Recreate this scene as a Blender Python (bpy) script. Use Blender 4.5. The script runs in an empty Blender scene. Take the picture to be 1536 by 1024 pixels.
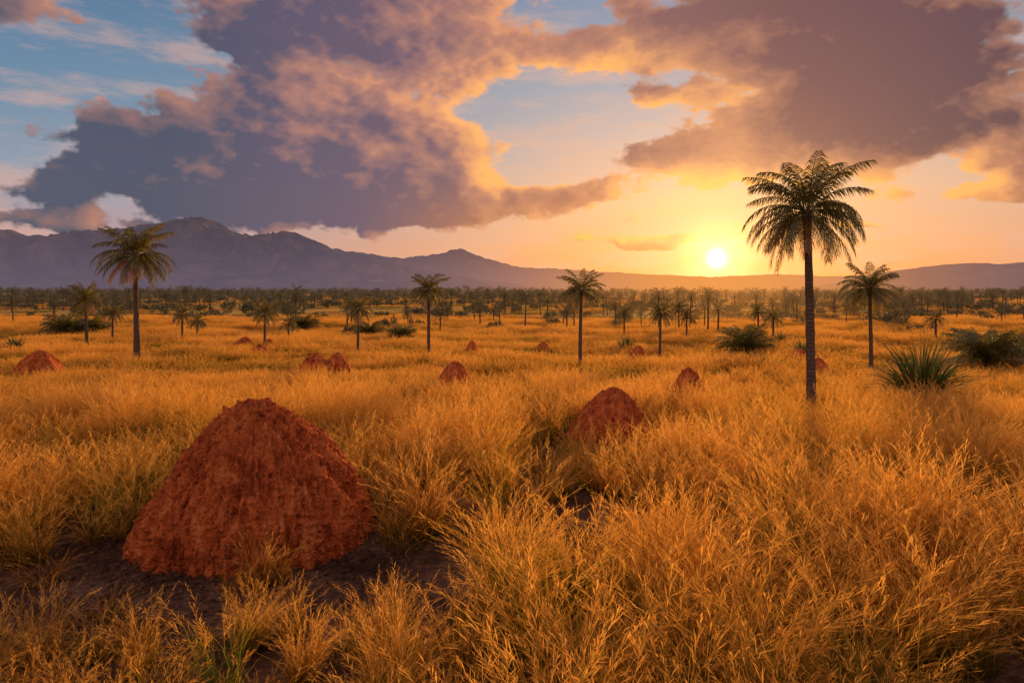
import bpy, math, random
import numpy as np
from mathutils import noise as mn, Vector

scene = bpy.context.scene
scene.view_settings.view_transform = 'Standard'
scene.view_settings.look = 'None'
scene.view_settings.exposure = 0
R = math.radians
SUN_AZ, SUN_EL = 16.7, 2.6
LAMP_AZ, LAMP_EL = 23.0, 8.5

# ------------------------------------------------------------ helpers
class NT:
    def __init__(s, tree):
        s.t = tree; s.n = tree.nodes; s.l = tree.links
    def put(s, sock, v):
        if isinstance(v, bpy.types.NodeSocket): s.l.new(v, sock)
        elif v is not None: sock.default_value = v
    def m(s, op, a, b=None, c=None, clamp=False):
        n = s.n.new('ShaderNodeMath'); n.operation = op; n.use_clamp = clamp
        s.put(n.inputs[0], a)
        if b is not None: s.put(n.inputs[1], b)
        if c is not None: s.put(n.inputs[2], c)
        return n.outputs[0]
    def v(s, op, a, b=None, c=None):
        n = s.n.new('ShaderNodeVectorMath'); n.operation = op
        s.put(n.inputs[0], a)
        if op == 'SCALE': s.put(n.inputs['Scale'], b)
        else:
            if b is not None: s.put(n.inputs[1], b)
            if c is not None: s.put(n.inputs[2], c)
        return n.outputs['Value'] if op in ('DOT_PRODUCT', 'LENGTH', 'DISTANCE') else n.outputs['Vector']
    def noise(s, vec, scale, detail=4, rough=.5, color=False, dist=0):
        n = s.n.new('ShaderNodeTexNoise'); s.put(n.inputs['Vector'], vec)
        n.inputs['Scale'].default_value = scale; n.inputs['Detail'].default_value = detail
        n.inputs['Roughness'].default_value = rough; n.inputs['Distortion'].default_value = dist
        return n.outputs['Color'] if color else n.outputs['Fac']
    def mr(s, x, a, b, c=0., d=1., smooth=True):
        n = s.n.new('ShaderNodeMapRange'); n.interpolation_type = 'SMOOTHSTEP' if smooth else 'LINEAR'
        s.put(n.inputs['Value'], x)
        n.inputs['From Min'].default_value = a; n.inputs['From Max'].default_value = b
        n.inputs['To Min'].default_value = c; n.inputs['To Max'].default_value = d
        return n.outputs['Result']
    def ramp(s, x, stops):
        n = s.n.new('ShaderNodeValToRGB'); s.put(n.inputs[0], x)
        e = n.color_ramp.elements
        while len(e) < len(stops): e.new(.5)
        for k, (p, c) in enumerate(stops):
            e[k].position = p; e[k].color = (*c, 1)
        return n.outputs['Color']
    def mix(s, f, a, b, mode='MIX'):
        n = s.n.new('ShaderNodeMix'); n.data_type = 'RGBA'; n.blend_type = mode
        s.put(n.inputs[0], f)
        s.put(n.inputs[6], (*a, 1) if isinstance(a, tuple) else a)
        s.put(n.inputs[7], (*b, 1) if isinstance(b, tuple) else b)
        return n.outputs[2]
    def sep(s, v):
        n = s.n.new('ShaderNodeSeparateXYZ'); s.put(n.inputs[0], v); return n.outputs
    def comb(s, x, y, z):
        n = s.n.new('ShaderNodeCombineXYZ')
        s.put(n.inputs[0], x); s.put(n.inputs[1], y); s.put(n.inputs[2], z)
        return n.outputs[0]

sun_dir = Vector((math.sin(R(SUN_AZ)) * math.cos(R(SUN_EL)), math.cos(R(SUN_AZ)) * math.cos(R(SUN_EL)), math.sin(R(SUN_EL))))

# ------------------------------------------------------------ world
def build_world():
    w = bpy.data.worlds.new("World"); scene.world = w; w.use_nodes = True
    nt = w.node_tree; nt.nodes.clear(); g = NT(nt)
    out = nt.nodes.new('ShaderNodeOutputWorld')
    tc = nt.nodes.new('ShaderNodeTexCoord')
    d = g.v('NORMALIZE', tc.outputs['Generated'])
    x, y, z = g.sep(d)[:3]
    az = g.m('MULTIPLY', g.m('ARCTAN2', x, y), 57.2958)
    hyp = g.m('SQRT', g.m('ADD', g.m('MULTIPLY', x, x), g.m('MULTIPLY', y, y)))
    el = g.m('MULTIPLY', g.m('ARCTAN2', z, hyp), 57.2958)
    dsq = g.v('MULTIPLY', d, (1, 1, 1.6))
    wn = g.noise(dsq, 8.0, 4, .6, color=True)
    ws = g.sep(wn)
    waz = g.m('MULTIPLY_ADD', g.m('SUBTRACT', ws[0], .5), 7.0, az)
    wel = g.m('MULTIPLY_ADD', g.m('SUBTRACT', ws[1], .5), 3.6, el)
    P = g.comb(waz, wel, 0.0)
    def field(P, blobs):
        tot = None
        for a0, e0, ra, re, amp in blobs:
            q = g.v('MULTIPLY_ADD', P, (1 / ra, 1 / re, 0), (-a0 / ra, -e0 / re, 0))
            t = g.m('POWER', .3679, g.v('DOT_PRODUCT', q, q))
            tot = g.m('MULTIPLY', t, amp) if tot is None else g.m('MULTIPLY_ADD', t, amp, tot)
        return tot
    CL = [  # azimuth, elevation, radii (deg), amplitude
        (-20.0, 16.0, 7.5, 4.8, 1.05), (-11.0, 21.0, 10.0, 4.0, 1.15), (-6.0, 18.0, 5.0, 3.2, .9),
        (-12.0, 9.8, 9.0, 4.6, 1.2), (-20.0, 7.4, 12.5, 2.4, 1.0),
        (-4.4, 10.2, 3.8, 3.4, 1.0), (.8, 6.2, 7.0, 1.5, .95), (-28.4, 11.2, 5.0, 2.1, 1.2),
        (-31., 7.5, 9.0, 1.2, 1.0), (-33.5, 4.9, 8.0, .9, .8),
        (-35.5, 18.6, 4.0, 1.6, .95), (29.6, 16.2, 11.0, 5.6, 1.3), (22.0, 14.2, 5.5, 4.4, 1.0),
        (33.0, 10.4, 9.0, 2.6, 1.05), (6.0, 19.0, 8.0, 1.9, 1.2), (17.5, 20.8, 10.0, 2.4, 1.2), (11.7, 15.4, 4.5, 1.0, .95),
        (14.5, 9.6, 8.0, 1.6, 1.2), (20.5, 11.8, 6.0, 1.7, 1.0), (5.0, 7.9, 5.5, 1.0, .9), (10.5, 4.0, 7.5, .6, 1.1),
        (33.5, 6.6, 7.5, 1.1, 1.1), (26., 4.6, 7., .4, .7), (26., 24.5, 16., 3.0, 1.0), (-8., 25.5, 16., 3.0, .8)]
    outside = g.m('MAXIMUM', g.mr(el, 26, 36), g.mr(g.m('ABSOLUTE', az), 42, 58))
    base = g.m('MULTIPLY_ADD', outside, .45, .10)
    puffw = g.v('SCALE', wn, .045)
    def dens(P, vec, det, vd):
        tot = g.m('ADD', field(P, CL), base)
        n = g.noise(vec, 8.0, det, .58)
        vo = g.n.new('ShaderNodeTexVoronoi'); vo.feature = 'F1'; vo.inputs['Scale'].default_value = 13
        vo.inputs['Detail'].default_value = vd; vo.inputs['Roughness'].default_value = .5; vo.inputs['Lacunarity'].default_value = 2.3
        g.put(vo.inputs['Vector'], g.v('ADD', vec, puffw))
        return g.m('ADD', g.m('MULTIPLY_ADD', g.m('SUBTRACT', n, .5), 2.0, tot), g.m('MULTIPLY', g.m('SUBTRACT', .42, vo.outputs['Distance']), .66))
    sd = tuple(sun_dir)
    t3 = g.v('NORMALIZE', g.v('SUBTRACT', sd, dsq))
    t2 = g.v('NORMALIZE', g.v('SUBTRACT', (SUN_AZ, SUN_EL, 0), P))
    def shifted(k):
        return g.v('ADD', P, g.v('MULTIPLY_ADD', t2, (k, k, 0), (0, k * .55, 0))), g.v('ADD', dsq, g.v('MULTIPLY_ADD', t3, (k * .01745,) * 3, (0, 0, k * .55 * .01745 * 1.6)))
    D0 = dens(P, dsq, 9, 3)
    Pa, Va = shifted(.95); D1 = dens(Pa, Va, 4, 1)
    Pb, Vb = shifted(3.0); D2 = dens(Pb, Vb, 2, 0)
    def rho(D): return g.m('MAXIMUM', g.m('SUBTRACT', D, .36), 0.0)
    r0 = g.m('MINIMUM', rho(D0), .9); r1 = g.m('MINIMUM', rho(D1), 1.4); r2 = g.m('MINIMUM', rho(D2), 1.3)
    tau = g.m('ADD', g.m('MULTIPLY_ADD', r0, .25, g.m('MULTIPLY', r1, 1.0)), g.m('MULTIPLY', r2, .68))
    T = g.m('POWER', .3679, tau)
    bias = field(P, [(-6.0, 19.0, 6, 4.0, .20), (-3.6, 10.8, 3.2, 2.8, .34), (6, 19, 8, 2.4, .25), (17.5, 13.0, 4.5, 4.0, .30), (14, 9.8, 7, 1.8, .15),
                     (27, 9.0, 9, 1.6, .34), (-18, 14.5, 5, 2.2, .12), (33, 6.5, 6, 1.2, .2), (-30, 8.5, 8, 4.5, -.14), (29, 17, 7, 3.4, -.10), (-17, 7.5, 9, 2., -.08)])
    alpha = g.mr(D0, .32, .62)
    rel = g.m('SUBTRACT', D0, D1)
    sdot = g.v('DOT_PRODUCT', d, sd)
    near = g.mr(sdot, .86, .995)
    back_fill = g.mr(sdot, .3, -.6)  # unseen sky behind the camera, brightened to add warm fill light
    lit = g.mix(near, (1.0, .42, .16), (1.08, .48, .11))
    lit = g.mix(back_fill, lit, (1.95, 1.10, .72))
    azn = g.m('MULTIPLY_ADD', az, 1 / 80, .5)
    shade = g.ramp(azn, [(0, (.070, .090, .145)), (.16, (.072, .080, .132)), (.28, (.112, .088, .145)), (.42, (.15, .092, .138)), (.58, (.25, .115, .115)), (.78, (.145, .062, .078)), (1, (.092, .047, .066))])
    shade = g.mix(back_fill, shade, (.95, .60, .48))
    lowf = g.mr(el, 11, 4)
    shade = g.mix(g.m('MULTIPLY', lowf, g.m('MULTIPLY', near, .85)), shade, (.60, .20, .06))
    f = g.m('ADD', g.m('MULTIPLY_ADD', rel, .50, g.m('MULTIPLY_ADD', T, 1.10, -.10)), bias)
    azf = g.mr(az, -34, -17, .42, 1)
    f = g.m('MULTIPLY', g.m('ADD', f, 0.0, clamp=True), azf, clamp=True)
    mid = g.mix(.5, shade, lit)
    mid = g.mix(.40, mid, (.52, .21, .17))
    mid = g.mix(back_fill, mid, lit)
    cloud = g.mix(g.mr(f, 0, .46, smooth=False), shade, mid)
    cloud = g.mix(g.mr(f, .38, .88, smooth=False), cloud, lit)
    # clear sky
    eln = g.m('DIVIDE', el, 30.0, clamp=True)
    skyA = g.ramp(eln, [(0, (.60, .30, .24)), (.14, (.42, .30, .34)), (.27, (.28, .33, .42)), (.45, (.15, .26, .38)), (.7, (.085, .185, .32)), (1, (.06, .14, .28))])
    skyB = g.ramp(eln, [(0, (.95, .32, .07)), (.12, (1.0, .44, .14)), (.25, (.92, .51, .25)), (.40, (.62, .47, .40)), (.55, (.40, .40, .44)), (.75, (.25, .31, .42)), (1, (.15, .24, .38))])
    da = g.m('DIVIDE', g.m('SUBTRACT', az, SUN_AZ), 29.0)
    ga = g.m('POWER', .3679, g.m('MULTIPLY', da, da))
    sky = g.mix(ga, skyA, skyB)
    sky = g.mix(back_fill, sky, (.55, .46, .50))
    ci = g.noise(g.v('MULTIPLY', d, (1, 1, 5)), 7.0, 6, .62)
    sky = g.mix(g.m('MULTIPLY', g.mr(ci, .42, .66), .5), sky, g.mix(.6, lit, (.55, .42, .42)))
    col = g.mix(g.m('MULTIPLY', alpha, .97), sky, cloud)
    ang = g.m('MULTIPLY', g.m('ARCCOSINE', g.m('MINIMUM', sdot, 1.0)), 57.2958)
    def gauss(r): 
        a = g.m('DIVIDE', ang, r); return g.m('POWER', .3679, g.m('MULTIPLY', a, a))
    col = g.mix(1.0, col, g.v('SCALE', (1., .80, .45), g.m('MULTIPLY', gauss(.55), 5.0)), 'ADD')
    col = g.mix(1.0, col, g.v('SCALE', (1., .66, .30), g.m('MULTIPLY', gauss(2.2), .85)), 'ADD')
    col = g.mix(1.0, col, g.v('SCALE', (1., .50, .15), g.m('MULTIPLY', gauss(6.5), .38)), 'ADD')
    g2 = g.m('MULTIPLY', g.m('POWER', .3679, g.m('DIVIDE', ang, 9.0)), .46)
    col = g.mix(1.0, col, g.v('SCALE', (1., .40, .09), g2), 'ADD')
    bg = nt.nodes.new('ShaderNodeBackground'); g.l.new(col, bg.inputs[0]); bg.inputs[1].default_value = 1.0
    ns = nt.nodes.new('ShaderNodeTexSky'); ns.sky_type = 'NISHITA'; ns.sun_disc = False
    ns.sun_elevation = R(SUN_EL); ns.sun_rotation = R(SUN_AZ)
    bg2 = nt.nodes.new('ShaderNodeBackground'); g.l.new(ns.outputs[0], bg2.inputs[0]); bg2.inputs[1].default_value = .006
    ad = nt.nodes.new('ShaderNodeAddShader')
    g.l.new(bg.outputs[0], ad.inputs[0]); g.l.new(bg2.outputs[0], ad.inputs[1])
    g.l.new(ad.outputs[0], out.inputs[0])
    w.cycles.sampling_method = 'NONE'
build_world()

sl = bpy.data.lights.new("sun", 'SUN'); sl.energy = 5.0; sl.angle = R(3.5); sl.color = (1, .55, .19)
so = bpy.data.objects.new("sun", sl); scene.collection.objects.link(so)
ld = Vector((math.sin(R(LAMP_AZ)) * math.cos(R(LAMP_EL)), math.cos(R(LAMP_AZ)) * math.cos(R(LAMP_EL)), math.sin(R(LAMP_EL))))
so.rotation_euler = ld.to_track_quat('Z', 'Y').to_euler(); so.location = ld * 100

# ------------------------------------------------------------ materials
def new_mat(name):
    m = bpy.data.materials.new(name); m.use_nodes = True
    m.node_tree.nodes.clear(); g = NT(m.node_tree)
    out = m.node_tree.nodes.new('ShaderNodeOutputMaterial')
    return m, g, out
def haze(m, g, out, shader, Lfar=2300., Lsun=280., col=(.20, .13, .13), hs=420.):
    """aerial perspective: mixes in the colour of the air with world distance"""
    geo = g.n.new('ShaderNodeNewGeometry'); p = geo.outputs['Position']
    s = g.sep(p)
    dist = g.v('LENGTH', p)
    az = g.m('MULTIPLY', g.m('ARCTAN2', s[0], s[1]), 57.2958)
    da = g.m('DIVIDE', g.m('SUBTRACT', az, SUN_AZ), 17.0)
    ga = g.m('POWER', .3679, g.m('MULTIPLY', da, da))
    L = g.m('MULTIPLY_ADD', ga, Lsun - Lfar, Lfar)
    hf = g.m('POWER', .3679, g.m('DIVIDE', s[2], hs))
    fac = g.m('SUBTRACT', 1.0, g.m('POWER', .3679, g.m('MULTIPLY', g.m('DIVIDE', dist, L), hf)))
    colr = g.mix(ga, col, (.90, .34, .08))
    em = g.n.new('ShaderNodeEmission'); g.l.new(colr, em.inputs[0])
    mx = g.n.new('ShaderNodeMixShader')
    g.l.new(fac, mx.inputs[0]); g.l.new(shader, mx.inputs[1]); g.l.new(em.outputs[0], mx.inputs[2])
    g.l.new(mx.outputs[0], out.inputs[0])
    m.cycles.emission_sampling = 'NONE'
def two_sided(g, col, tr=.5, rough=.6):
    a = g.n.new('ShaderNodeBsdfDiffuse'); b = g.n.new('ShaderNodeBsdfTranslucent')
    g.put(a.inputs[0], col); g.put(b.inputs[0], col)
    mx = g.n.new('ShaderNodeMixShader'); mx.inputs[0].default_value = tr
    g.l.new(a.outputs[0], mx.inputs[1]); g.l.new(b.outputs[0], mx.inputs[2])
    return mx.outputs[0]
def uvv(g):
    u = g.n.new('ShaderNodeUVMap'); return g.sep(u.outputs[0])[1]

def grass_mat(name, far=False):
    m, g, out = new_mat(name)
    t = uvv(g)
    oi = g.n.new('ShaderNodeObjectInfo'); geo = g.n.new('ShaderNodeNewGeometry')
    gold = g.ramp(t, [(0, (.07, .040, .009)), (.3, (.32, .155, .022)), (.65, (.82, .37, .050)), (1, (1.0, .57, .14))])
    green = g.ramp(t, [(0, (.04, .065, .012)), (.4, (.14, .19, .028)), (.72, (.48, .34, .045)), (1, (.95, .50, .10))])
    pn = g.noise(geo.outputs['Position'], .33 if not far else .10, 3, .6)
    gf = g.m('ADD', g.mr(pn, .45, .63, 0, .8), g.mr(oi.outputs['Random'], .58, .97, 0, .7), clamp=True)
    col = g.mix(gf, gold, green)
    isl = geo.outputs['Random Per Island']
    col = g.mix(1.0, col, g.ramp(isl, [(0, (.48, .44, .36)), (.45, (1, 1, 1)), (1, (1.0, .84, .66))]), 'MULTIPLY')
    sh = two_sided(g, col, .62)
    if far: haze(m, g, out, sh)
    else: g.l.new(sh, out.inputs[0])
    return m
m_grass = grass_mat("dry_grass_blades"); m_grass_far = grass_mat("dry_grass_far", True)

def leaf_mat(name, c1, c2, tr=.4, far=False):
    m, g, out = new_mat(name)
    geo = g.n.new('ShaderNodeNewGeometry')
    isl = geo.outputs['Random Per Island']
    col = g.mix(isl, c1, c2)
    sh = two_sided(g, col, tr)
    gl = g.n.new('ShaderNodeBsdfGlossy'); gl.inputs['Roughness'].default_value = .45
    gl.inputs[0].default_value = (.9, .9, .8, 1)
    mx = g.n.new('ShaderNodeMixShader'); mx.inputs[0].default_value = .05
    g.l.new(sh, mx.inputs[1]); g.l.new(gl.outputs[0], mx.inputs[2])
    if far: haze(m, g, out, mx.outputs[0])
    else: g.l.new(mx.outputs[0], out.inputs[0])
    return m
m_frond = leaf_mat("palm_frond_green", (.05, .065, .010), (.24, .165, .025), .6)
m_dead = leaf_mat("palm_frond_dry", (.24, .11, .03), (.38, .20, .06), .5)
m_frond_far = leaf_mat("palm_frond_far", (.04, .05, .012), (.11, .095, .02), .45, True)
m_spike = leaf_mat("sword_leaf", (.04, .07, .015), (.16, .15, .03), .5)

def bark_mat():
    m, g, out = new_mat("palm_bark")
    geo = g.n.new('ShaderNodeNewGeometry'); p = geo.outputs['Position']
    n = g.noise(g.v('MULTIPLY', p, (1, 1, 2.2)), 16, 6, .7)
    w = g.n.new('ShaderNodeTexWave'); w.bands_direction = 'Z'; w.inputs['Scale'].default_value = 4.5
    w.inputs['Distortion'].default_value = 6; w.inputs['Detail'].default_value = 4; g.l.new(p, w.inputs['Vector'])
    f = g.m('ADD', g.m('MULTIPLY', n, .9), g.m('MULTIPLY', w.outputs['Fac'], .16))
    col = g.ramp(f, [(.3, (.035, .020, .013)), (.55, (.09, .052, .032)), (.8, (.18, .11, .065))])
    b = g.n.new('ShaderNodeBsdfPrincipled'); g.l.new(col, b.inputs['Base Color']); b.inputs['Roughness'].default_value = .9
    bp = g.n.new('ShaderNodeBump'); bp.inputs['Strength'].default_value = .8; bp.inputs['Distance'].default_value = .02
    g.l.new(f, bp.inputs['Height']); g.l.new(bp.outputs[0], b.inputs['Normal'])
    g.l.new(b.outputs[0], out.inputs[0]); return m
m_bark = bark_mat()

def mound_mat():
    m, g, out = new_mat("termite_clay")
    geo = g.n.new('ShaderNodeNewGeometry'); p = geo.outputs['Position']
    n1 = g.noise(p, 2.2, 5, .6); n2 = g.noise(p, 24, 6, .7); n3 = g.noise(g.v('MULTIPLY', p, (1, 1, .16)), 12, 5, .6)
    f = g.m('ADD', g.m('ADD', g.m('MULTIPLY', n1, .28), g.m('MULTIPLY', n2, .24)), g.m('MULTIPLY', n3, .48))
    col = g.ramp(f, [(.38, (.16, .026, .009)), (.45, (.46, .085, .022)), (.53, (.72, .165, .042)), (.64, (.90, .30, .095))])
    v = g.n.new('ShaderNodeTexVoronoi'); v.inputs['Scale'].default_value = 30; v.inputs['Randomness'].default_value = 1
    g.l.new(g.v('ADD', p, g.v('SCALE', g.noise(p, 12, 3, .5, color=True), .08)), v.inputs['Vector'])
    crumb = g.mr(v.outputs['Distance'], .05, .42, 1, 0)
    h = g.m('ADD', g.m('MULTIPLY', n2, 1.1), g.m('ADD', g.m('MULTIPLY', crumb, .45), g.m('MULTIPLY', n3, 1.6)))
    b = g.n.new('ShaderNodeBsdfPrincipled'); g.l.new(col, b.inputs['Base Color']); b.inputs['Roughness'].default_value = .95
    b.inputs['Specular IOR Level'].default_value = .12
    bp = g.n.new('ShaderNodeBump'); bp.inputs['Strength'].default_value = 1.0; bp.inputs['Distance'].default_value = .055
    g.l.new(h, bp.inputs['Height']); g.l.new(bp.outputs[0], b.inputs['Normal'])
    g.l.new(b.outputs[0], out.inputs[0]); return m
m_mound = mound_mat()

def ground_mat():
    m, g, out = new_mat("savanna_soil")
    geo = g.n.new('ShaderNodeNewGeometry'); p = geo.outputs['Position']
    dist = g.v('LENGTH', p)
    n1 = g.noise(p, 1.3, 6, .6); n2 = g.noise(p, 18, 8, .72)
    soil = g.ramp(g.m('ADD', g.m('MULTIPLY', n1, .5), g.m('MULTIPLY', n2, .5)), [(.38, (.035, .017, .010)), (.5, (.13, .060, .034)), (.58, (.26, .13, .075)), (.70, (.42, .25, .15))])
    n3 = g.noise(g.v('MULTIPLY', p, (.6, 1.6, 1)), .09, 6, .65)
    straw = g.ramp(n3, [(.35, (.20, .15, .03)), (.5, (.52, .29, .06)), (.65, (.66, .40, .09))])
    col = g.mix(g.mr(dist, 9, 30), soil, straw)
    b = g.n.new('ShaderNodeBsdfPrincipled'); g.l.new(col, b.inputs['Base Color']); b.inputs['Roughness'].default_value = 1
    b.inputs['Specular IOR Level'].default_value = .05
    bp = g.n.new('ShaderNodeBump'); bp.inputs['Strength'].default_value = 1; bp.inputs['Distance'].default_value = .08
    g.l.new(n2, bp.inputs['Height']); g.l.new(bp.outputs[0], b.inputs['Normal'])
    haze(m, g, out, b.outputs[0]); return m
m_ground = ground_mat()

def mountain_mat():
    m, g, out = new_mat("mountain_slopes")
    geo = g.n.new('ShaderNodeNewGeometry'); p = geo.outputs['Position']
    n = g.noise(p, .008, 8, .65)
    col = g.ramp(n, [(.35, (.02, .035, .03)), (.52, (.08, .085, .06)), (.66, (.20, .15, .10))])
    b = g.n.new('ShaderNodeBsdfPrincipled'); g.l.new(col, b.inputs['Base Color']); b.inputs['Roughness'].default_value = 1
    b.inputs['Specular IOR Level'].default_value = 0
    bp = g.n.new('ShaderNodeBump'); bp.inputs['Strength'].default_value = 1; bp.inputs['Distance'].default_value = 28
    g.l.new(g.noise(p, .014, 8, .6), bp.inputs['Height']); g.l.new(bp.outputs[0], b.inputs['Normal'])
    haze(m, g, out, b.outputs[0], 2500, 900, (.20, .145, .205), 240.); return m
m_mount = mountain_mat()

# ------------------------------------------------------------ mesh helpers
def make_obj(name, V, F, mats, uv=None, mi=None, smooth=False, link=True):
    me = bpy.data.meshes.new(name)
    me.from_pydata(V if isinstance(V, list) else V.tolist(), [], F)
    for m in mats: me.materials.append(m)
    if uv is not None:
        ul = me.uv_layers.new(name="UVMap")
        li = np.empty(len(me.loops), np.int32); me.loops.foreach_get('vertex_index', li)
        uvs = np.zeros((len(li), 2), np.float32); uvs[:, 1] = np.asarray(uv, np.float32)[li]
        ul.data.foreach_set('uv', uvs.ravel())
    if mi is not None: me.polygons.foreach_set('material_index', np.asarray(mi, np.int32))
    if smooth: me.polygons.foreach_set('use_smooth', np.ones(len(me.polygons), bool))
    me.update()
    o = bpy.data.objects.new(name, me)
    if link: scene.collection.objects.link(o)
    return o

def sstep(a, b, x):
    t = np.clip((x - a) / (b - a), 0, 1); return t * t * (3 - 2 * t)
def ground_z(x, y):
    x = np.asarray(x, float); y = np.asarray(y, float); d = np.hypot(x, y)
    near = .03 * np.sin(x * .9 + 1.3) * np.sin(y * .7 + .4) + .02 * np.sin(x * 2.1 + y * 1.3)
    far = .22 * np.sin(x / 11. + np.sin(y / 23.) * 1.5) * np.sin(y / 9. + .6) + .12 * np.sin(y / 5.2 + np.sin(x / 8.) * 1.2)
    return near * (1 - sstep(60, 200, d)) + far * sstep(22, 55, d) * (1 - .6 * sstep(300, 900, d))

def build_ground():
    n = 300
    t = np.linspace(-1, 1, n); a = np.sinh(8 * t) / np.sinh(8)
    X, Y = np.meshgrid(a * 9000, a * 9000 + 4)
    Z = ground_z(X, Y)
    V = np.stack([X, Y, Z], -1).reshape(-1, 3)
    i = np.arange(n - 1); I, J = np.meshgrid(i, i); b = (J * n + I).ravel()
    F = np.stack([b, b + 1, b + n + 1, b + n], -1).tolist()
    make_obj("ground", V, F, [m_ground], smooth=True)
build_ground()

def build_range(name, pts, Y0, width, seed, spur=.35, nx=420, ny=70):
    xs = np.array([p[0] for p in pts], float); hs = np.array([p[1] for p in pts], float)
    X = np.linspace(xs[0], xs[-1], nx); s = np.linspace(-1, 1, ny)
    V = []
    for j, sj in enumerate(s):
        for i, x in enumerate(X):
            h = np.interp(x, xs, hs)
            y = Y0 + sj * width
            wob = mn.fractal(Vector((x / 525., y / 525., seed)), 1.0, 2.0, 4) * .5
            wx = x + 90 * mn.noise(Vector((x / 300., y / 300., seed)))
            sp = 1 - abs(mn.fractal(Vector((wx / 210. + seed, y / 700., seed)), .85, 2.1, 6)) * 2.2
            fall = max(0, 1 - abs(sj)) ** 1.25
            dist = abs(sj)
            z = h * fall * (1 + spur * (sp - .6) * min(1, dist * 4)) * (1 + .25 * wob * min(1, dist * 3))
            z += h * .04 * mn.fractal(Vector((x / 60., y / 60., seed)), .8, 2.1, 6) * (fall > 0)
            edge = min(1, (X[-1] - x) / 300, (x - X[0]) / 300)
            V.append((x, y, z * max(0, edge) - 3 * (fall <= 0.01)))
    F = []
    for j in range(ny - 1):
        for i in range(nx - 1):
            b = j * nx + i; F.append((b, b + 1, b + nx + 1, b + nx))
    make_obj(name, V, F, [m_mount], smooth=True)
P1 = [(0, 343), (60, 350), (110, 349), (160, 341), (230, 333), (290, 325), (320, 329), (365, 351), (400, 349), (440, 346), (470, 356), (500, 371), (560, 386), (600, 396), (680, 412), (800, 428), (900, 436)]
build_range("mountain", [(-3600, 200), (-2900, 270)] + [((p - 768) * 3.0, (436 - q) * 3.0) for p, q in P1], 3072, 1100, 3.3, .6, 520, 90)
P2 = [(380, 420), (470, 370), (540, 378), (600, 386), (640, 382), (690, 372), (730, 386), (780, 400), (850, 403), (920, 407), (1000, 412), (1080, 414), (1170, 410), (1240, 414), (1320, 411), (1400, 406), (1536, 410), (1700, 405)]
build_range("distant_mountain", [((p - 768) * 5.0, (436 - q) * 5.0) for p, q in P2], 5120, 1500, 7.7, .4)
P3 = [(1180, 436), (1260, 418), (1320, 409), (1360, 402), (1400, 397), (1450, 394), (1500, 396), (1536, 392), (1650, 396), (1850, 412), (2000, 436)]
build_range("hill", [((p - 768) * 2.2, (436 - q) * 2.2) for p, q in P3], 2250, 700, 12.1, .55, 300, 60)

# ------------------------------------------------------------ termite mounds
def mound(x, y, r, h, seed, nu=90, nv=60, amp=1.0):
    rnd = random.Random(seed); V = []
    gz = float(ground_z(x, y))
    lx, ly = rnd.uniform(-.03, .09) * r, rnd.uniform(-.05, .05) * r
    for j in range(nv):
        t = j / (nv - 1)
        tt = -.12 + 1.12 * t
        tc = min(max(tt, 0), 1)
        rr = r * max(0, 1 - tc ** 1.30) ** .62
        if tt < 0: rr = r * (1 + .5 * -tt)
        for i in range(nu):
            a = 2 * math.pi * i / nu
            cx, cy = math.cos(a), math.sin(a)
            px, py_, pz = cx * rr / r, cy * rr / r, tt * h / r
            big = mn.fractal(Vector((cx * 1.1, cy * 1.1, tt * 1.3 + seed)), .8, 2, 3) * .10
            g0 = mn.fractal(Vector((cx * 5.5, cy * 5.5, tt * .8 + seed * 2)), .7, 2.1, 4)
            groove = -abs(g0) * .19 * (1 - tc ** 3) + .04
            lump = (1 - abs(mn.fractal(Vector((px * 6, py_ * 6, pz * 3.5 + seed)), .7, 2.1, 6)) * 2) * .032
            fine = mn.fractal(Vector((px * 26, py_ * 26, pz * 26 + seed)), .5, 2.1, 4) * .014
            knob = max(0, mn.noise(Vector((px * 21, py_ * 21, pz * 21 + 7))) - .26) * .10
            s = (1 + (big + groove) * amp)
            dd = (lump + fine + knob) * r * amp
            V.append((x + lx * tc + cx * (rr * s + dd * (1 - tc * .6)), y + ly * tc + cy * (rr * s + dd * (1 - tc * .6)),
                      gz + h * tt + dd * tc * .9 + big * h * .15 * tc))
    V.append((x + lx, y + ly, gz + h * 1.0 + .004))
    F = []
    for j in range(nv - 1):
        for i in range(nu):
            b = j * nu + i; c = j * nu + (i + 1) % nu; F.append((b, c, c + nu, b + nu))
    top = len(V) - 1
    for i in range(nu): F.append(((nv - 1) * nu + i, (nv - 1) * nu + (i + 1) % nu, top))
    return make_obj("termite_mound", V, F, [m_mound], smooth=True)
MOUNDS = [(-2.30, 6.15, .97, 1.17, 1), (1.36, 9.5, .62, .82, 2), (-1.23, 14.7, .44, .70, 3), (-4.72, 16.4, .52, .72, 4), (-4.25, 16.6, .42, .68, 5),
          (-11.95, 17.2, .62, .70, 6), (3.38, 13.1, .40, .74, 7), (-1.33, 22.7, .26, .52, 8), (3.9, 21.1, .34, .54, 9),
          (7.7, 17.2, .34, .50, 10), (8.5, 20.2, .36, .48, 11), (-8.4, 22.7, .36, .44, 12), (-8.9, 25., .30, .42, 13), (1.1, 24, .3, .42, 14), (-10.2, 26, .4, .45, 15)]
for i, (x, y, r, h, s) in enumerate(MOUNDS):
    if i == 0: mound(x, y, r, h, s, 380, 260)
    elif i == 1: mound(x, y, r, h, s, 160, 100)
    else: mound(x, y, r, h, s)

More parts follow.
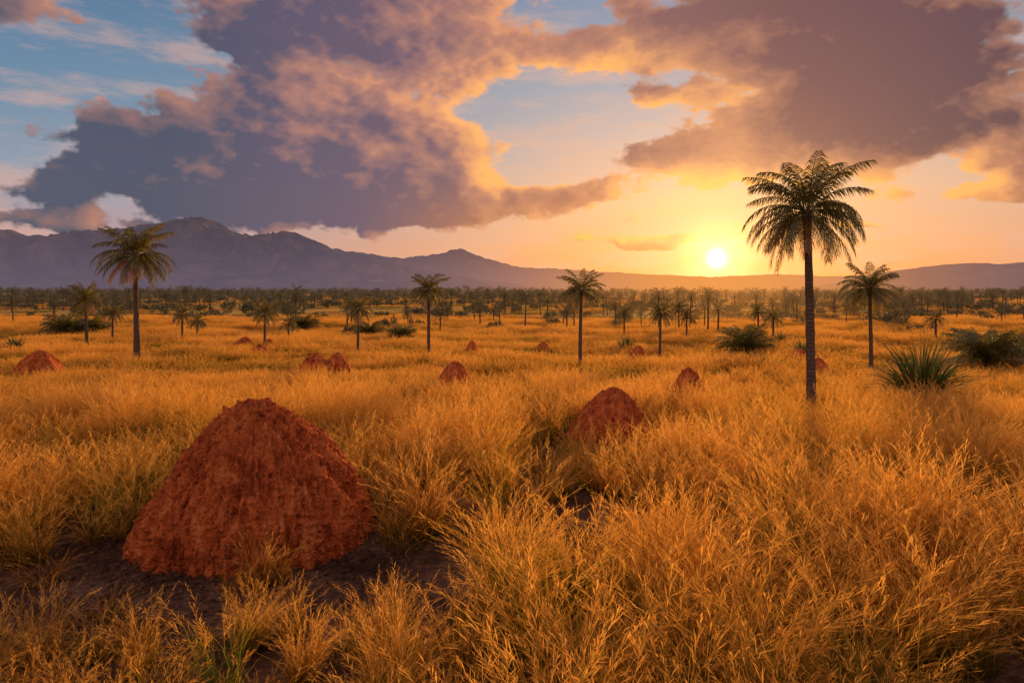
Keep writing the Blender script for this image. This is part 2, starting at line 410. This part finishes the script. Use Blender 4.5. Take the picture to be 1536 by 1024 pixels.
# ------------------------------------------------------------ palms
def palm_geo(trunk_h, L, trunk_r, seed, nf=36, nl=34, lean=.02, seg_t=34, ns=14, shrub=False):
    rnd = random.Random(seed); V = []; F = []; MI = []
    la = rnd.uniform(0, 6.28); nu = 12
    def axis(z):
        k = (z / trunk_h) ** 1.6 * lean * trunk_h
        return math.cos(la) * k, math.sin(la) * k
    for j in range(seg_t + 1):
        t = j / seg_t; z = -.1 + (trunk_h + .1) * t
        r = trunk_r * (1.0 - .28 * t) + trunk_r * .8 * math.exp(-max(z, 0) / (trunk_r * 1.8))
        if t > .9: r *= 1 + .6 * (t - .9) / .1
        r *= 1 + rnd.uniform(-.035, .035)
        ax, ay = axis(max(z, 0))
        for i in range(nu):
            a = 2 * math.pi * i / nu
            rr = r * (1 + .10 * mn.noise(Vector((i * 1.7, z * 7, seed))))
            V.append((ax + rr * math.cos(a), ay + rr * math.sin(a), z))
    for j in range(seg_t):
        for i in range(nu):
            b = j * nu + i; c = j * nu + (i + 1) % nu; F.append((b, c, c + nu, b + nu)); MI.append(0)
    cx, cy = axis(trunk_h)
    C = Vector((cx, cy, trunk_h))
    up = Vector((0, 0, 1))
    for f in range(nf):
        q = f / (nf - 1)
        phi = f * 2.39996 + rnd.uniform(-.3, .3)
        if shrub: th0 = R(86 - 60 * q + rnd.uniform(-9, 9)); droop = R(rnd.uniform(45, 95))
        else:
            th0 = R(86 - 122 * q + rnd.uniform(-9, 9))
            droop = R(rnd.uniform(48, 95)) if q < .30 else max(R(12), th0 + R(rnd.uniform(64, 90)))
        Lf = L * (1.0 + .10 * math.sin(math.pi * min(1, q + .15)) + rnd.uniform(-.12, .08)) * (1 if q < .7 else .97)
        mat = 2 if (q > .84 and rnd.random() < .6) else 1
        H = Vector((math.cos(phi), math.sin(phi), 0)); S = Vector((-math.sin(phi), math.cos(phi), 0))
        p = C + H * trunk_r * .6 + up * (rnd.uniform(-.08, .06) * L * .5 - q * .06 * L)
        pts = [p.copy()]; tans = []
        tw = rnd.uniform(-.13, .13)
        for s in range(ns):
            th = th0 - droop * ((s + .5) / ns) ** 1.15
            th = max(th, R(-88))
            T = H * math.cos(th) + up * math.sin(th)
            T = (T + S * tw * s / ns * 2).normalized()
            p = p + T * (Lf / ns); pts.append(p.copy()); tans.append(T)
        tans.append(tans[-1])
        b0 = len(V)
        for s in range(ns + 1):
            w = L * .012 * (1 - .8 * s / ns); T = tans[s]; N = S.cross(T)
            for (sa, na) in ((1, 0), (-.5, .8), (-.5, -.8)):
                V.append(tuple(pts[s] + S * sa * w + N * na * w))
        for s in range(ns):
            for e in range(3):
                a = b0 + s * 3 + e; b = b0 + s * 3 + (e + 1) % 3
                F.append((a, b, b + 3, a + 3)); MI.append(mat)
        for l in range(nl):
            t = .12 + .88 * (l + rnd.uniform(-.4, .4)) / (nl - 1); t = min(max(t, .08), 1)
            s = min(int(t * ns), ns - 1); fr = t * ns - s
            base = pts[s].lerp(pts[s + 1], fr); T = tans[s]; N = S.cross(T)
            if N.z < 0: N = -N
            ll = L * .30 * (math.sin(math.pi * (.14 + .74 * t)) ** .8) * rnd.uniform(.75, 1.15)
            for sg in (-1, 1):
                if rnd.random() < .06: continue
                D1 = (S * sg * .66 + T * (.6 + .35 * t) + N * rnd.uniform(.0, .25) + Vector((0, 0, -.30))).normalized()
                D2 = (D1 * .8 + Vector((0, 0, -rnd.uniform(.6, 1.3)))).normalized()
                w = L * .012 * 34 / max(nl, 22)
                side = T * w
                m1 = base + D1 * ll * .45; e = m1 + D2 * ll * .6
                b = len(V)
                V.extend([tuple(base - side * .6), tuple(base + side * .6), tuple(m1 + side), tuple(m1 - side), tuple(e)])
                F.append((b, b + 1, b + 2, b + 3)); F.append((b + 3, b + 2, b + 4)); MI += [mat, mat]
    return V, F, MI
def palm(x, y, ztop, L, tr, seed, nf=36, nl=34):
    V, F, MI = palm_geo(ztop - .88 * L, L, tr, seed, nf, nl)
    o = make_obj("palm_tree", V, F, [m_bark, m_frond, m_dead], mi=MI)
    o.location = (x, y, float(ground_z(x, y))); return o
PALMS = [(5.0, 11.4, 4.50, 1.07, .080, 11, 50, 46), (-11.1, 20.2, 4.3, 1.14, .09, 12, 46, 38), (-2.54, 20.8, 2.84, .68, .055, 13, 38, 30),
         (1.83, 18.35, 2.78, .66, .055, 14, 38, 30), (4.5, 20.8, 2.04, .53, .045, 15, 32, 24), (9.42, 17.9, 3.0, .82, .055, 16, 40, 34),
         (-15.95, 25.6, 2.57, .74, .06, 17, 36, 28), (-17.5, 29.9, 1.8, .62, .05, 18, 30, 22), (-14.1, 29.2, 1.68, .56, .05, 19, 30, 22),
         (-8.95, 24.7, 1.95, .62, .05, 20, 32, 24), (-9.1, 27.8, 1.38, .49, .045, 21, 28, 20), (-5.26, 23.3, 2.14, .60, .05, 22, 32, 24),
         (-14.4, 31.2, 1.35, .52, .04, 23, 28, 20), (7.65, 29.9, 1.6, .56, .045, 24, 28, 20), (5.4, 32.8, 1.62, .52, .045, 25, 28, 20),
         (11.1, 29, 1.6, .56, .05, 26, 28, 20), (18, 29, 1.5, .52, .05, 27, 28, 20), (11.9, 33, 1.7, .6, .05, 28, 28, 20), (8.8, 36, 1.75, .6, .05, 29, 28, 20)]
for p in PALMS: palm(*p)

# ------------------------------------------------------------ spiky shrubs
def rosette_geo(Rr, H, seed, n=140, w=.022):
    rnd = random.Random(seed); V = []; F = []
    up = Vector((0, 0, 1))
    for i in range(n):
        q = i / n
        phi = i * 2.39996 + rnd.uniform(-.3, .3)
        th0 = R(88 - 68 * q + rnd.uniform(-9, 9)); droop = R(rnd.uniform(15, 80) + 30 * q)
        L = rnd.uniform(.65, 1.15) * (H * (1 - q) + Rr * 1.12 * q)
        Hh = Vector((math.cos(phi), math.sin(phi), 0)); S = Vector((-math.sin(phi), math.cos(phi), 0))
        p = Hh * rnd.uniform(0, .22) * Rr + up * rnd.uniform(0, .08); ns = 7
        rot = rnd.uniform(-.6, .6)
        b = len(V)
        for s in range(ns + 1):
            t = s / ns; th = th0 - droop * t ** 1.6
            T = Hh * math.cos(th) + up * math.sin(th); N = S.cross(T)
            ww = w * (.6 + .6 * math.sin(math.pi * min(1, t + .15))) * (1 - t ** 3) + .001
            sd = S * math.cos(rot) + N * math.sin(rot)
            V.extend([tuple(p - sd * ww), tuple(p + N * ww * .35 * -1), tuple(p + sd * ww)])
            p = p + T * (L / ns)
        for s in range(ns):
            a = b + s * 3
            F.append((a, a + 1, a + 4, a + 3)); F.append((a + 1, a + 2, a + 5, a + 4))
    return V, F
SHR = [(7.8, 13.0, 1.0, 1.42, 31, 440), (9.1, 21.3, .45, .8, 34, 130), (4.0, 24., .5, .65, 37, 110), (-17.5, 24, .5, .6, 39, 110), (10.6, 27, .5, .7, 40, 110)]
for x, y, r, h, s, n in SHR:
    V, F = rosette_geo(r, h, s, n, .014 if n > 140 else .020)
    o = make_obj("spiky_shrub", V, F, [m_spike]); o.location = (x, y, float(ground_z(x, y)))
for x, y, L, s in ((13.1, 18.9, 1.15, 32), (7.75, 22.7, 1.0, 33), (-21.4, 32.8, 1.2, 35), (-20.4, 33.2, .9, 45), (-11.6, 38, 1.0, 36), (-6.9, 33, .8, 38), (16.5, 24, .8, 41), (-4.8, 30., .7, 42), (14.4, 19.6, .9, 43), (20.5, 26., .9, 44)):
    V, F, MI = palm_geo(.22, L, .07, s, 46, 26, .02, 6, 10, True)
    o = make_obj("palm_shrub", V, F, [m_bark, m_frond, m_dead], mi=MI); o.location = (x, y, float(ground_z(x, y)))

# ------------------------------------------------------------ instancing
def instancer(name, pts, rot, scl, idx, coll):
    me = bpy.data.meshes.new(name); me.from_pydata(np.asarray(pts).tolist(), [], [])
    a = me.attributes.new('rot', 'FLOAT_VECTOR', 'POINT'); a.data.foreach_set('vector', np.asarray(rot, np.float32).ravel())
    a = me.attributes.new('scl', 'FLOAT_VECTOR', 'POINT'); a.data.foreach_set('vector', np.asarray(scl, np.float32).ravel())
    a = me.attributes.new('idx', 'INT', 'POINT'); a.data.foreach_set('value', np.asarray(idx, np.int32))
    o = bpy.data.objects.new(name, me); scene.collection.objects.link(o)
    ng = bpy.data.node_groups.new(name + "_scatter", 'GeometryNodeTree')
    ng.interface.new_socket('Geometry', in_out='INPUT', socket_type='NodeSocketGeometry')
    ng.interface.new_socket('Geometry', in_out='OUTPUT', socket_type='NodeSocketGeometry')
    gi = ng.nodes.new('NodeGroupInput'); go = ng.nodes.new('NodeGroupOutput')
    ip = ng.nodes.new('GeometryNodeInstanceOnPoints'); ci = ng.nodes.new('GeometryNodeCollectionInfo')
    ci.inputs['Collection'].default_value = coll
    ci.inputs['Separate Children'].default_value = True; ci.inputs['Reset Children'].default_value = True
    def na(nm, dt):
        n = ng.nodes.new('GeometryNodeInputNamedAttribute'); n.data_type = dt; n.inputs['Name'].default_value = nm
        return n.outputs['Attribute']
    L = ng.links.new
    L(gi.outputs[0], ip.inputs['Points']); L(ci.outputs[0], ip.inputs['Instance'])
    ip.inputs['Pick Instance'].default_value = True
    L(na('idx', 'INT'), ip.inputs['Instance Index']); L(na('rot', 'FLOAT_VECTOR'), ip.inputs['Rotation']); L(na('scl', 'FLOAT_VECTOR'), ip.inputs['Scale'])
    L(ip.outputs[0], go.inputs[0])
    md = o.modifiers.new('scatter', 'NODES'); md.node_group = ng
    return o

def blade_mesh(name, coll, seed, n, rad, hmin, hmax, w, lean, mat, plume=.3, segs=5, square=False):
    rs = np.random.RandomState(seed)
    if square: rx = rs.uniform(-rad, rad, n); ry = rs.uniform(-rad, rad, n)
    else:
        rr = rad * np.sqrt(rs.rand(n)) ; aa = rs.rand(n) * 6.283; rx = rr * np.cos(aa); ry = rr * np.sin(aa)
    h = rs.uniform(hmin, hmax, n)
    if square: oa = rs.rand(n) * 6.283
    else: oa = np.arctan2(ry, rx) + rs.normal(0, .7, n)
    ln = np.abs(rs.normal(lean, lean * .5, n)) + .05
    fa = rs.rand(n) * 6.283
    V = []; F = []; U = []
    wa = rs.normal(0, .05, n)
    for i in range(n):
        ox, oy = math.cos(oa[i]), math.sin(oa[i]); sx, sy = math.cos(fa[i]), math.sin(fa[i])
        pl = rs.rand() < plume
        hi = h[i] * (1.25 if pl else 1.0); l = ln[i] * (.75 if pl else 1.0)
        ww = w * (.55 if pl else 1.0) * rs.uniform(.7, 1.3)
        b = len(V); path = []
        for s in range(segs + 1):
            t = s / segs
            px = rx[i] + ox * l * hi * t ** 1.9 - oy * wa[i] * math.sin(t * 5); py = ry[i] + oy * l * hi * t ** 1.9 + ox * wa[i] * math.sin(t * 5)
            pz = hi * (t - .42 * min(l, 1.3) * t ** 3) - .02
            path.append((px, py, pz))
            k = ww * (1 - .85 * t ** 1.5)
            if s == segs and not pl: V.append((px, py, pz)); U.append(t)
            else: V.append((px - sx * k, py - sy * k, pz)); V.append((px + sx * k, py + sy * k, pz)); U += [t, t]
        for s in range(segs):
            a = b + 2 * s
            if s == segs - 1 and not pl: F.append((a, a + 1, a + 2))
            else: F.append((a, a + 1, a + 3, a + 2))
        if pl:
            ns = 14
            for q in range(ns):
                t = .66 + .34 * q / (ns - 1); ss = min(int(t * segs), segs - 1); fr = t * segs - ss
                p0 = path[ss]; p1 = path[ss + 1]
                P = [p0[c] + (p1[c] - p0[c]) * fr for c in range(3)]
                a = rs.rand() * 6.283; sl_ = .048 * (1.2 - .6 * (q / ns)) * (hi / .6 + .3)
                tx = (p1[0] - p0[0]); ty = (p1[1] - p0[1]); tz = (p1[2] - p0[2]); m = math.sqrt(tx * tx + ty * ty + tz * tz) + 1e-6
                dx = math.cos(a) * .45 + tx / m * .8; dy = math.sin(a) * .45 + ty / m * .8; dz = tz / m * .8
                kx, ky = -math.sin(a) * ww * 1.2, math.cos(a) * ww * 1.2
                b2 = len(V)
                V += [(P[0], P[1], P[2]), (P[0] + dx * sl_ * .5 + kx, P[1] + dy * sl_ * .5 + ky, P[2] + dz * sl_ * .5), (P[0] + dx * sl_, P[1] + dy * sl_, P[2] + dz * sl_ - .004),
                      (P[0] + dx * sl_ * .5 - kx, P[1] + dy * sl_ * .5 - ky, P[2] + dz * sl_ * .5)]
                U += [.9, 1, 1, 1]; F.append((b2, b2 + 1, b2 + 2, b2 + 3))
    o = make_obj(name, V, F, [mat], uv=U, link=False)
    coll.objects.link(o); return o

rng = np.random.RandomState(5)
def frustum_pts(n, y0, y1, wf=1.0, pad=1.5):
    u = rng.rand(n); y = np.sqrt(y0 ** 2 + u * (y1 ** 2 - y0 ** 2)); x = (rng.rand(n) * 2 - 1) * (y * wf + pad)
    return x, y
def keep_mounds(x, y, fac=1.02):
    k = np.ones(len(x), bool)
    for mx, my, r, h, s in MOUNDS: k &= np.hypot(x - mx, y - my) > r * fac + .04
    return k
def nz(x, y, s, o=0): return np.array([mn.fractal(Vector((a * s, b * s, o)), .9, 2, 4) for a, b in zip(x, y)])

# near grass
c_near = bpy.data.collections.new("grass_tufts_near")
for i in range(6): blade_mesh("grass_tuft_a%d" % i, c_near, 100 + i, 118, .12, .22, .68, .0037, .42, m_grass, .36)
for i in range(3): blade_mesh("grass_tuft_b%d" % i, c_near, 200 + i, 95, .17, .20, .48, .0036, .75, m_grass, .15)
x, y = frustum_pts(4000, 1.9, 15.5, .85, 1.6)
kp = keep_mounds(x, y)
n1 = nz(x, y, .55, 3.)
bare = (((x + 1.95) / 1.75) ** 2 + ((y - 5.15) / .92) ** 2) < 1 + .4 * nz(x, y, 1.6, 8.)
kp &= ~(bare & (rng.rand(len(x)) < .96))
kp &= ~((n1 < -.22) & (rng.rand(len(x)) < .78) & (y < 10) & (x > -1.0))
x = x[kp]; y = y[kp]; n1 = n1[kp]; n = len(x)
s = (.70 + .48 * n1 + .50 * rng.rand(n)) * (1 - .42 * sstep(8, 15, y))
s *= np.where((x < -.3) & (y < 4.9), np.where(y < 4.1, .66, .48), 1.0)
s *= np.where((x < -1.0) & (y > 5.2) & (y < 9) , .85, 1.0)
s *= np.where((np.abs(x - 1.3) < 1.2) & (y < 9.5) & (y > 7.2), .70, 1)
ex = np.array([(-1.85, 5.0, .60), (-1.75, 5.1, .5), (-3.4, 5.9, .45), (-2.0, 4.9, .42)])
x = np.append(x, ex[:, 0]); y = np.append(y, ex[:, 1]); s = np.append(s, ex[:, 2]); n = len(x)
rot = np.stack([rng.normal(0, .07, n), rng.normal(0, .07, n), rng.rand(n) * 6.283], -1)
scl = np.stack([s * 1.05, s * 1.05, s * (.9 + .25 * rng.rand(n))], -1)
instancer("grass", np.stack([x, y, ground_z(x, y)], -1), rot, scl, rng.randint(0, 9, n), c_near)

# mid grass
c_mid = bpy.data.collections.new("grass_patches_mid")
for i in range(6): blade_mesh("grass_patch_m%d" % i, c_mid, 300 + i, 500, .52, .14, .38, .0050, .5, m_grass, .25, 3, True)
x, y = frustum_pts(5000, 11.5, 50, .85, 2)
kp = keep_mounds(x, y, .75); x = x[kp]; y = y[kp]; n = len(x)
n1 = nz(x, y, .25, 9.)
s = .76 + .65 * n1 + .2 * rng.rand(n)
rot = np.stack([np.zeros(n), np.zeros(n), rng.rand(n) * 6.283], -1)
scl = np.stack([np.ones(n), np.ones(n), np.clip(s, .35, 1.35)], -1)
instancer("grass_meadow", np.stack([x, y, ground_z(x, y)], -1), rot, scl, rng.randint(0, 6, n), c_mid)

# far grass
c_far = bpy.data.collections.new("grass_patches_far")
for i in range(4): blade_mesh("grass_patch_f%d" % i, c_far, 400 + i, 600, 1.5, .14, .34, .012, .5, m_grass_far, 0, 2, True)
x, y = frustum_pts(9500, 42, 300, .85, 4); n = len(x)
n1 = nz(x, y, .06, 19.)
kp = n1 > -.30; x = x[kp]; y = y[kp]; n1 = n1[kp]; n = len(x)
sz = 1 + .9 * sstep(60, 300, y)
rot = np.stack([np.zeros(n), np.zeros(n), rng.rand(n) * 6.283], -1)
scl = np.stack([sz, sz, np.clip(.85 + .6 * n1, .4, 1.4)], -1)
instancer("grass_plain", np.stack([x, y, ground_z(x, y)], -1), rot, scl, rng.randint(0, 4, n), c_far)

# distant grove
c_gr = bpy.data.collections.new("grove_trees")
for i in range(5):
    V, F, MI = palm_geo(1.05 + .12 * i, .60, .045, 500 + i, 26, 12, .03, 8, 7)
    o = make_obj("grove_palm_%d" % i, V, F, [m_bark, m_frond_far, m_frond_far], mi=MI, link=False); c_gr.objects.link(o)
def bush_geo(seed, n=520):
    rs = np.random.RandomState(seed); V = []; F = []
    cl = [(rs.normal(0, .42), rs.normal(0, .42), rs.uniform(.2, .75), rs.uniform(.22, .42)) for _ in range(8)]
    for i in range(n):
        c = cl[rs.randint(8)]; d = rs.normal(0, 1, 3); d /= np.linalg.norm(d); r = c[3] * rs.uniform(.5, 1.05)
        p = np.array([c[0], c[1], c[2]]) + d * r; p[2] = max(p[2], .02)
        a = rs.normal(0, 1, 3); a /= np.linalg.norm(a); b = np.cross(a, d); b /= np.linalg.norm(b) + 1e-6
        s1, s2 = .09 * rs.uniform(.6, 1.3), .045
        k = len(V); V += [tuple(p - a * s1), tuple(p + b * s2), tuple(p + a * s1), tuple(p - b * s2)]; F.append((k, k + 1, k + 2, k + 3))
    return V, F
for i in range(3):
    V, F = bush_geo(600 + i); o = make_obj("grove_shrub_%d" % i, V, F, [m_frond_far], link=False); c_gr.objects.link(o)
xs, ys, ss = [], [], []
for cnt, a, b, s0, s1 in ((150, 33, 60, .7, 1.2), (900, 60, 120, .8, 1.4), (2700, 120, 260, .9, 1.6), (6000, 260, 900, 1.2, 2.4), (4500, 900, 1900, 2.5, 4.5)):
    x, y = frustum_pts(cnt, a, b, .9, 4); n1 = nz(x, y, .02, 31.)
    kp = n1 > -.2 - .3 * rng.rand(cnt)
    xs.append(x[kp]); ys.append(y[kp]); ss.append(rng.uniform(s0, s1, kp.sum()))
x = np.concatenate(xs); y = np.concatenate(ys); s = np.concatenate(ss); n = len(x)
idx = np.where(rng.rand(n) < .5, rng.randint(0, 5, n), rng.randint(5, 8, n))
s = np.where(idx >= 5, s * rng.uniform(.5, 1.0, n), s)
rot = np.stack([np.zeros(n), np.zeros(n), rng.rand(n) * 6.283], -1)
instancer("distant_palm_grove", np.stack([x, y, ground_z(x, y)], -1), rot, np.stack([s, s, s * rng.uniform(.8, 1.15, n)], -1), idx, c_gr)

# soil clods
def clods():
    rs = np.random.RandomState(9); V = []; F = []
    import bmesh
    bm = bmesh.new(); bmesh.ops.create_icosphere(bm, subdivisions=1, radius=1)
    bv = np.array([v.co[:] for v in bm.verts]); bf = [[v.index for v in f.verts] for f in bm.faces]; bm.free()
    for i in range(2600):
        if i < 2200: a = rs.rand() * 6.283; r = .96 + abs(rs.normal(0, .38)); x = -2.30 + r * math.cos(a); y = 6.15 + r * math.sin(a)
        else: x = rs.uniform(-4.5, 4.5); y = rs.uniform(3, 8)
        s = .006 + .024 * rs.rand() ** 3
        k = len(V); vv = bv * s * rs.uniform(.6, 1.2, 3) * (1 + rs.normal(0, .12, (len(bv), 1))); z = float(ground_z(x, y)) + s * .4
        V += (vv + np.array([x, y, z])).tolist(); F += [[q + k for q in f] for f in bf]
    make_obj("soil_clods", V, F, [m_ground])
clods()

# ------------------------------------------------------------ camera
cam = bpy.data.cameras.new("camera"); cam.lens = 24; cam.sensor_width = 36
cam.shift_y = -76 / 1536; cam.clip_start = .05; cam.clip_end = 20000
co = bpy.data.objects.new("camera", cam); scene.collection.objects.link(co)
co.location = (0, 0, 2.2); co.rotation_euler = (R(90), 0, 0)
scene.camera = co
